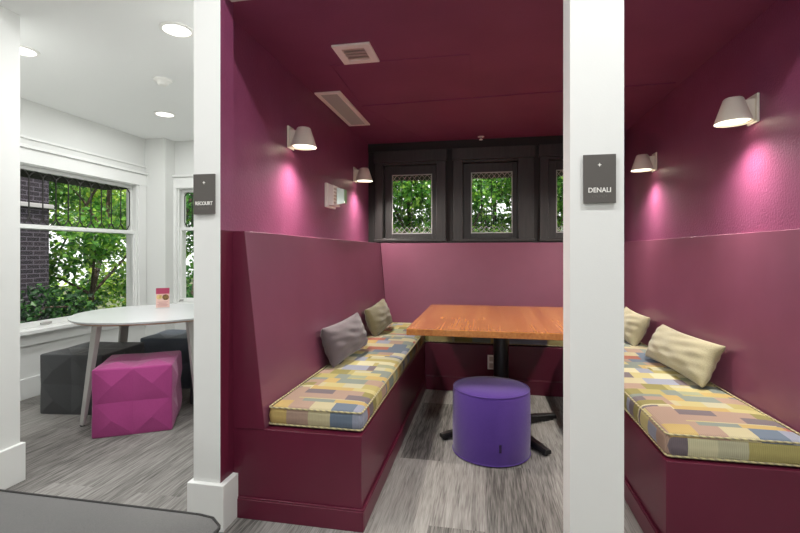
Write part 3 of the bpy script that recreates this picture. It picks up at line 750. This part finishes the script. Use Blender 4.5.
# ------------------------------------------------------------------ sconces
def spot(name, loc, target, energy, size, blend, col=(1, .93, .84), rad=.03):
    l = bpy.data.lights.new(name, 'SPOT'); l.energy = energy; l.spot_size = R(size); l.spot_blend = blend; l.color = col; l.shadow_soft_size = rad
    o = bpy.data.objects.new(name, l); COL.objects.link(o); o.location = loc
    o.rotation_euler = (Vector(target) - Vector(loc)).to_track_quat('-Z', 'Y').to_euler(); return o
SC = thing('wall_sconce', 'cream cone wall lamp nearest the opening on the left plum wall', 'wall lamp', (XL, 2.70, 1.955), 0, 'cream cone wall lamps')
MB().box(.0, .012, -.045, .045, -.075, .068).build('back_plate', M['sconce'], SC, bevel=.004)
m = MB(); m.hexa([(.012, -.03, -.06), (.05, -.026, -.05), (.05, .026, -.05), (.012, .03, -.06), (.012, -.03, .045), (.075, -.026, .04), (.075, .026, .04), (.012, .03, .045)]); m.build('arm', M['sconce'], SC, bevel=.004)
# slightly tilted open cone with wall thickness
m = MB(); m.lathe([(.001, .056), (.038, .058), (.044, .052), (.083, -.066), (.080, -.066), (.042, .036), (.001, .036)], 40, (.095, 0, 0), cap=False)
m.build('shade', M['sconce'], SC, angle=50)
MB().lathe([(.001, -.056), (.074, -.056), (.074, -.052), (.001, -.048)], 32, (.095, 0, 0), cap=False).build('diffuser', M['warmlens'], SC)
SCP = [((XL, 4.15, 1.965), 0, 'cream cone wall lamp beside the black windows on the left wall'),
       ((1.317, 2.53, 1.935), R(180), 'cream cone wall lamp nearest the opening on the right plum wall'),
       ((1.316, 3.86, 1.935), R(180), 'cream cone wall lamp just right of the white column')]
for loc, rz, lab in SCP: dup(SC, loc, rz, lab)
for loc, sg in (((XL, 2.70, 1.955), 1), ((XL, 4.15, 1.965), 1), ((1.317, 2.53, 1.935), -1), ((1.316, 3.86, 1.935), -1)):
    p = (loc[0] + sg * .105, loc[1], loc[2] - .062)
    spot('sconce_lamp', p, (loc[0] + sg * .60, loc[1] - .02, .9), 112, 156, .9, rad=.05)

# ------------------------------------------------------------------ alarm strobe on the left wall
t = thing('alarm_strobe', 'white alarm strobe with silver lens on the left plum wall', 'alarm', (XL, 3.44, 1.67), world=True)
MB().box(XL - .003, XL + .022, 3.335, 3.545, 1.575, 1.765).build('back_plate', M['plastic'], t, bevel=.006)
MB().box(XL + .022, XL + .065, 3.355, 3.53, 1.59, 1.75).build('housing', M['plastic'], t, bevel=.006)
MB().hexa([(XL + .065, 3.43, 1.60), (XL + .125, 3.445, 1.612), (XL + .125, 3.515, 1.612), (XL + .065, 3.525, 1.60), (XL + .065, 3.43, 1.74), (XL + .125, 3.445, 1.728), (XL + .125, 3.515, 1.728), (XL + .065, 3.525, 1.74)]).build('strobe_lens', M['mirrorfoil'], t, bevel=.004)
m = MB()
for i in range(5): m.box(XL + .065, XL + .068, 3.365, 3.42, 1.605 + i * .027, 1.62 + i * .027)
m.build('sounder_grille', M['warmplastic'], t, smooth=False)

# ------------------------------------------------------------------ ceiling fittings
def vent(name, label, x0, x1, y0, y1, fr, mat, nsl, along, back=None):
    t = thing(name, label, 'vent', ((x0 + x1) / 2, (y0 + y1) / 2, ZC), world=True)
    z1 = ZC; z0 = ZC - .012
    m = MB(); m.box(x0, x1, y0, y0 + fr, z0, z1); m.box(x0, x1, y1 - fr, y1, z0, z1); m.box(x0, x0 + fr, y0 + fr, y1 - fr, z0, z1); m.box(x1 - fr, x1, y0 + fr, y1 - fr, z0, z1)
    m.build('frame', M['plastic'], t, bevel=.002)
    MB().box(x0 + fr, x1 - fr, y0 + fr, y1 - fr, ZC - .002, ZC).build('backing', back or M['dark'], t, smooth=False)
    g = MB()
    for i in range(nsl):
        if along == 'y':
            a = x0 + fr + (x1 - x0 - 2 * fr) * (i + .08) / nsl; b_ = x0 + fr + (x1 - x0 - 2 * fr) * (i + .88) / nsl
            g.hexa([(a, y0 + fr, z0 + .001), (b_, y0 + fr, z0 + .006), (b_, y1 - fr, z0 + .006), (a, y1 - fr, z0 + .001), (a, y0 + fr, z0 + .003), (b_, y0 + fr, z0 + .008), (b_, y1 - fr, z0 + .008), (a, y1 - fr, z0 + .003)])
        else:
            a = y0 + fr + (y1 - y0 - 2 * fr) * (i + .08) / nsl; b_ = y0 + fr + (y1 - y0 - 2 * fr) * (i + .88) / nsl
            g.hexa([(x0 + fr, a, z0 + .001), (x1 - fr, a, z0 + .001), (x1 - fr, b_, z0 + .006), (x0 + fr, b_, z0 + .006), (x0 + fr, a, z0 + .003), (x1 - fr, a, z0 + .003), (x1 - fr, b_, z0 + .008), (x0 + fr, b_, z0 + .008)])
    g.build('louvres', mat, t, smooth=False)
    return t
vent('ceiling_vent', 'small square white vent set in the plum ceiling', -.845, -.625, 2.392, 2.636, .045, M['warmplastic'], 4, 'x', M['warmplastic'])
vent('ceiling_vent', 'long white vent with grey louvres in the plum ceiling above the left wall', -1.215, -1.02, 3.08, 3.93, .035, M['greyplastic'], 14, 'y')
t = thing('fire_sprinkler', 'small sprinkler head on the plum ceiling above the middle window', 'sprinkler', (-.043, 4.56, ZC), world=True)
MB().lathe([(.032, -.006), (.032, .003)], 24, (-.043, 4.56, ZC)).build('escutcheon', M['plastic'], t)
MB().lathe([(.008, -.03), (.010, -.006)], 14, (-.043, 4.56, ZC)).build('stem', M['greymetal'], t)
MB().lathe([(.018, -.034), (.018, -.030)], 18, (-.043, 4.56, ZC)).build('deflector', M['plastic'], t)

def downlight_at(loc, label):
    t = thing('recessed_downlight', label, 'ceiling light', loc, 0, 'recessed downlights')
    MB().lathe([(.092, -.006), (.092, 0), (.074, 0), (.074, -.008), (.092, -.006)], 40, cap=False).build('trim_ring', M['plastic'], t)
    MB().lathe([(.001, -.004), (.074, -.004), (.074, -.001), (.001, -.001)], 40, cap=False).build('lens', M['lens'], t)
    return t
D0 = downlight_at((-1.74, 2.30, ZR), 'round recessed downlight nearest the middle white column')
dup(D0, (-2.91, 3.68, ZR), 0, 'round recessed downlight farthest into the side room')
dup(D0, (-2.88, 2.35, ZR), 0, 'round recessed downlight half hidden by the left wall end')
for x, y in ((-2.4, .7), (-.55, 1.0), (.95, 1.0), (-.55, -1.2), (.95, -1.2), (-2.4, -1.2)):
    dup(D0, (x, y, ZM), 0, 'unseen round recessed downlight in the open area ceiling')  # all out of view; the rear ones are added fill light
def disk(name, loc, e, size=.13, col=(1, 1, 1)):
    l = bpy.data.lights.new(name, 'AREA'); l.shape = 'DISK'; l.size = size; l.energy = e; l.color = col
    o = bpy.data.objects.new(name, l); COL.objects.link(o); o.location = loc; return o
for x, y in ((-1.74, 2.30), (-2.91, 3.68), (-2.88, 2.35)): disk('downlight_lamp', (x, y, ZR - .012), 12.5)
for x, y in ((-2.4, .7), (-.55, 1.0), (.95, 1.0)): disk('downlight_lamp', (x, y, ZM - .012), 22)
for x, y in ((-.55, -1.2), (.95, -1.2), (-2.4, -1.2)): disk('downlight_lamp', (x, y, ZM - .012), 16)  # unseen lamps behind the camera, added to brighten the open area
t = thing('smoke_detector', 'white smoke detector on the side room ceiling between the downlights', 'smoke detector', (-2.35, 2.95, ZR), world=True)
MB().lathe([(.062, -.012), (.066, 0)], 32, (-2.35, 2.95, ZR)).build('base', M['plastic'], t)
MB().lathe([(.026, -.042), (.034, -.036), (.040, -.020), (.055, -.012)], 32, (-2.35, 2.95, ZR)).build('sensor', M['plastic'], t)

# ------------------------------------------------------------------ room signs
def text_mesh(body, size, name, mat, parent, x, y, z, wide=1.0):
    cu = bpy.data.curves.new('txt', 'FONT'); cu.body = body; cu.size = size; cu.align_x = 'CENTER'; cu.align_y = 'CENTER'; cu.extrude = .0006; cu.offset = .0004
    tmp = bpy.data.objects.new('txt', cu); COL.objects.link(tmp)
    dg = bpy.context.evaluated_depsgraph_get(); me = bpy.data.meshes.new_from_object(tmp.evaluated_get(dg))
    bpy.data.objects.remove(tmp)
    me.transform(Matrix.Translation((x, y, z)) @ Matrix.Rotation(R(90), 4, 'X') @ Matrix.Diagonal((wide, 1, 1, 1)))
    me.materials.clear(); me.materials.append(mat); me.name = name
    o = bpy.data.objects.new(name, me); COL.objects.link(o); o.parent = parent; return o
def sign(label, x0, x1, z0, z1, word, size, wide):
    xc, zc = (x0 + x1) / 2, (z0 + z1) / 2; w, h_ = x1 - x0, z1 - z0
    t = thing('room_sign', label, 'sign', (xc, 1.80, zc), 0, 'room name signs')
    MB().box(-w / 2 + .004, w / 2 - .004, -.006, 0, -h_ / 2 + .004, h_ / 2 - .004).build('backing', M['plastic'], t, smooth=False)
    p = MB().box(-w / 2, w / 2, -.013, -.006, -h_ / 2, h_ / 2).build('plaque', M['sign'], t, bevel=.0012)
    text_mesh(word, size, 'lettering', M['lettering'], p, 0, -.0136, -h_ * .235, wide)
    s = MB(); r = .0075; z = h_ * .285
    pts = [((r if i % 2 == 0 else r * .4) * math.cos(PI / 2 + i * PI / 4), (r if i % 2 == 0 else r * .4) * math.sin(PI / 2 + i * PI / 4) + z) for i in range(8)]
    s.loft([(a, -.0138, b_) for a, b_ in pts], [(a, -.0128, b_) for a, b_ in pts]); s.build('emblem', M['lettering'], p, smooth=False)
    d = MB()
    for i in range(9):
        for k in range(3):
            if (i * 7 + k * 5) % 3: d.box(-.026 + i * .006, -.0242 + i * .006, -.0136, -.0128, -h_ * .34 - k * .0035, -h_ * .34 - k * .0035 + .0018)
    d.build('braille', M['fadelettering'], p, smooth=False)
sign('charcoal plaque reading DENALI on the free standing white column', .361, .476, 1.404, 1.586, 'DENALI', .025, .95)
sign('charcoal plaque with white name on the middle white column by the side room', -1.271, -1.166, 1.389, 1.566, 'RECOURT', .022, .85)

# ------------------------------------------------------------------ outside
struct(MB().box(-30, 30, 4.9, 40, -1.3, -1.2).box(-30, -3.97, -10, 4.9, -1.3, -1.2).build('ground', M['ground'], smooth=False), 'garden ground outside the windows', 'ground')
o = thing('brick_house', 'dark brick neighbouring house seen through the large window', 'building', (-7.0, 4.0, -1.2), world=True)
MB().box(-12, -7.0, 1.0, 6.15, -1.2, 5).build('wall', M['brick'], o, smooth=False)
MB().box(-7.0, -6.95, 1.0, 6.2, 1.93, 2.0).build('ledge', M['stone'], o, bevel=.01)
struct(MB().box(-4.75, WX - .151, 1.5, 4.9, 2.01, 2.14).build('eave_window_side', M['eave'], smooth=False), 'dark eave outside the large window', 'eave')
struct(MB().box(-3.9, 2.0, YB + .16, YB + .75, 2.10, 2.2).build('eave_back', M['eave'], smooth=False), 'dark eave outside the booth windows', 'eave')

def tree(name, label, base, blobs, nleaf, size, mat, trunk, seed, group='trees outside the windows', cat='tree'):
    rnd = random.Random(seed)
    t = thing(name, label, cat, base, group=group, world=True)
    m = MB(); top = trunk[-1]
    m.tube(trunk, .06, 10, r2=.03); m.build('trunk', M['bark'], t)
    for bl in blobs[:7]:
        c = Vector(bl[0]); k = rnd.randrange(1, len(trunk)); p = Vector(trunk[k]); mid = (p + c) / 2 + Vector((rnd.uniform(-.1, .1), rnd.uniform(-.1, .1), .12))
        MB().tube([tuple(p), tuple(mid), tuple(c)], .03, 8, r2=.008).build('branch', M['bark'], t)
    f = MB()
    tot = sum(b[1] ** 2 for b in blobs)
    vs = []; fs = []
    for c, r in blobs:
        c = Vector(c)
        for _ in range(int(nleaf * r * r / tot)):
            d = Vector((rnd.gauss(0, 1), rnd.gauss(0, 1), rnd.gauss(0, 1))).normalized() * r * rnd.random() ** .45
            p = c + Vector((d.x, d.y, d.z * .85))
            L = size * rnd.uniform(.6, 1.25); w = L * .34
            a = Vector((rnd.gauss(0, 1), rnd.gauss(0, 1), rnd.gauss(-.5, .7))).normalized()
            n = Vector((rnd.gauss(0, .7), rnd.gauss(0, .7), 1)).normalized(); s_ = a.cross(n).normalized(); up = s_.cross(a)
            k = len(vs)
            vs += [tuple(p), tuple(p + a * L * .4 + s_ * w + up * .012), tuple(p + a * L), tuple(p + a * L * .4 - s_ * w + up * .012)]
            fs += [(k, k + 1, k + 2), (k, k + 2, k + 3)]
    me = bpy.data.meshes.new('foliage'); b = t['_w']
    me.from_pydata([(v[0] - b[0], v[1] - b[1], v[2] - b[2]) for v in vs], [], fs); me.materials.append(mat)
    fo = bpy.data.objects.new('foliage', me); COL.objects.link(fo); fo.parent = t
    return t
def cloud(rnd, x0, x1, y0, y1, z0, z1, n, r0, r1): return [((rnd.uniform(x0, x1), rnd.uniform(y0, y1), rnd.uniform(z0, z1)), rnd.uniform(r0, r1)) for _ in range(n)]
q = random.Random(4)
tree('garden_tree', 'mid green tree filling the large window of the side room', (-7.6, 7.6, -1.2), cloud(q, -8.6, -6.4, 6.4, 9.8, -.6, 3.0, 40, .35, .62), 14000, .12, M['leafgreen'],
     [(-7.6, 7.6, -1.2), (-7.55, 7.5, .4), (-7.4, 7.7, 1.6), (-7.5, 7.9, 3.0)], 21)
tree('garden_tree', 'yellow green tree behind the tree outside the large window', (-10.6, 10.4, -1.2), cloud(q, -12, -9.4, 9.2, 13, -.8, 3.2, 26, .5, .8), 7000, .15, M['leafyellow'],
     [(-10.6, 10.4, -1.2), (-10.6, 10.5, .4), (-10.5, 10.6, 1.6), (-10.7, 10.6, 3.4)], 22)
tree('garden_shrub', 'shrub growing against the dark brick house, deep shade painted into its leaves', (-6.4, 5.0, -1.2), cloud(q, -6.75, -6.1, 4.5, 6.3, -1.0, .45, 14, .25, .42), 3600, .10, M['leafshaded'],
     [(-6.4, 5.3, -1.2), (-6.4, 5.3, -.6), (-6.45, 5.35, .2)], 23, 'shrubs outside the windows', 'shrub')
tree('garden_tree', 'deep green tree outside the narrower window of the side room', (-5.5, 7.9, -1.2), cloud(q, -6.2, -4.7, 7.0, 8.8, -.3, 2.8, 20, .38, .6), 7000, .11, M['leafdeep'],
     [(-5.5, 7.9, -1.2), (-5.5, 7.9, .4), (-5.4, 8, 1.6), (-5.5, 8, 3.0)], 24)
def grid_cloud(x0, x1, y, z0, z1):
    out = []; nx = 4; nz = 4
    for a in range(nx):
        for b in range(nz): out.append(((x0 + (x1 - x0) * (a + q.uniform(.2, .8)) / nx, y + q.uniform(-.35, .35), z0 + (z1 - z0) * (b + q.uniform(.2, .8)) / nz), q.uniform(.26, .38)))
    return out
tree('garden_tree', 'mid green tree outside the left booth window', (-1.3, 7.2, -1.2), grid_cloud(-1.95, -.55, 7.2, 1.15, 2.7), 7000, .085, M['leafgreen'],
     [(-1.3, 7.2, -1.2), (-1.3, 7.2, .4), (-1.2, 7.3, 1.4), (-1.3, 7.4, 2.6)], 25)
tree('garden_tree', 'bright green tree outside the middle booth window', (.15, 7.5, -1.2), grid_cloud(-.5, .85, 7.4, 1.15, 2.7), 7000, .085, M['leafgreen'],
     [(.15, 7.5, -1.2), (.2, 7.5, .4), (.15, 7.6, 1.4), (.15, 7.7, 2.6)], 26)
tree('garden_tree', 'green tree outside the booth window behind the white column', (1.5, 7.2, -1.2), grid_cloud(.9, 2.1, 7.2, 1.15, 2.7), 6000, .085, M['leafgreen'],
     [(1.5, 7.2, -1.2), (1.5, 7.2, .4), (1.6, 7.3, 1.4), (1.5, 7.4, 2.6)], 27)

# ------------------------------------------------------------------ daylight
w = bpy.data.worlds.new('sky'); S.world = w; w.use_nodes = True
bg = w.node_tree.nodes['Background']; bg.inputs['Color'].default_value = (.97, .97, .975, 1); bg.inputs['Strength'].default_value = 1.9
sl = bpy.data.lights.new('sun', 'SUN'); sl.energy = 6.0; sl.angle = R(1); sl.color = (1, .96, .88)
so = bpy.data.objects.new('sun', sl); COL.objects.link(so); so.rotation_euler = Vector((-.35, .42, -1.0)).to_track_quat('-Z', 'Y').to_euler()

# ------------------------------------------------------------------ camera
cam = bpy.data.cameras.new('camera'); co = bpy.data.objects.new('camera', cam); COL.objects.link(co)
co.location = (0, 0, 1.22); co.rotation_euler = (R(90), 0, .1875)
cam.sensor_width = 36; cam.lens = 450 * 36 / 800; cam.shift_y = -.0175; cam.clip_start = .05; cam.clip_end = 200
S.camera = co
for o in list(bpy.data.objects):
    if '_w' in o: del o['_w']
S.view_settings.view_transform = 'Standard'; S.view_settings.look = 'None'; S.view_settings.gamma = 1; S.view_settings.use_curve_mapping = False
S.view_settings.exposure = 0.0
S.cycles.use_denoising = True; S.cycles.max_bounces = 10; S.cycles.diffuse_bounces = 6; S.cycles.transparent_max_bounces = 16
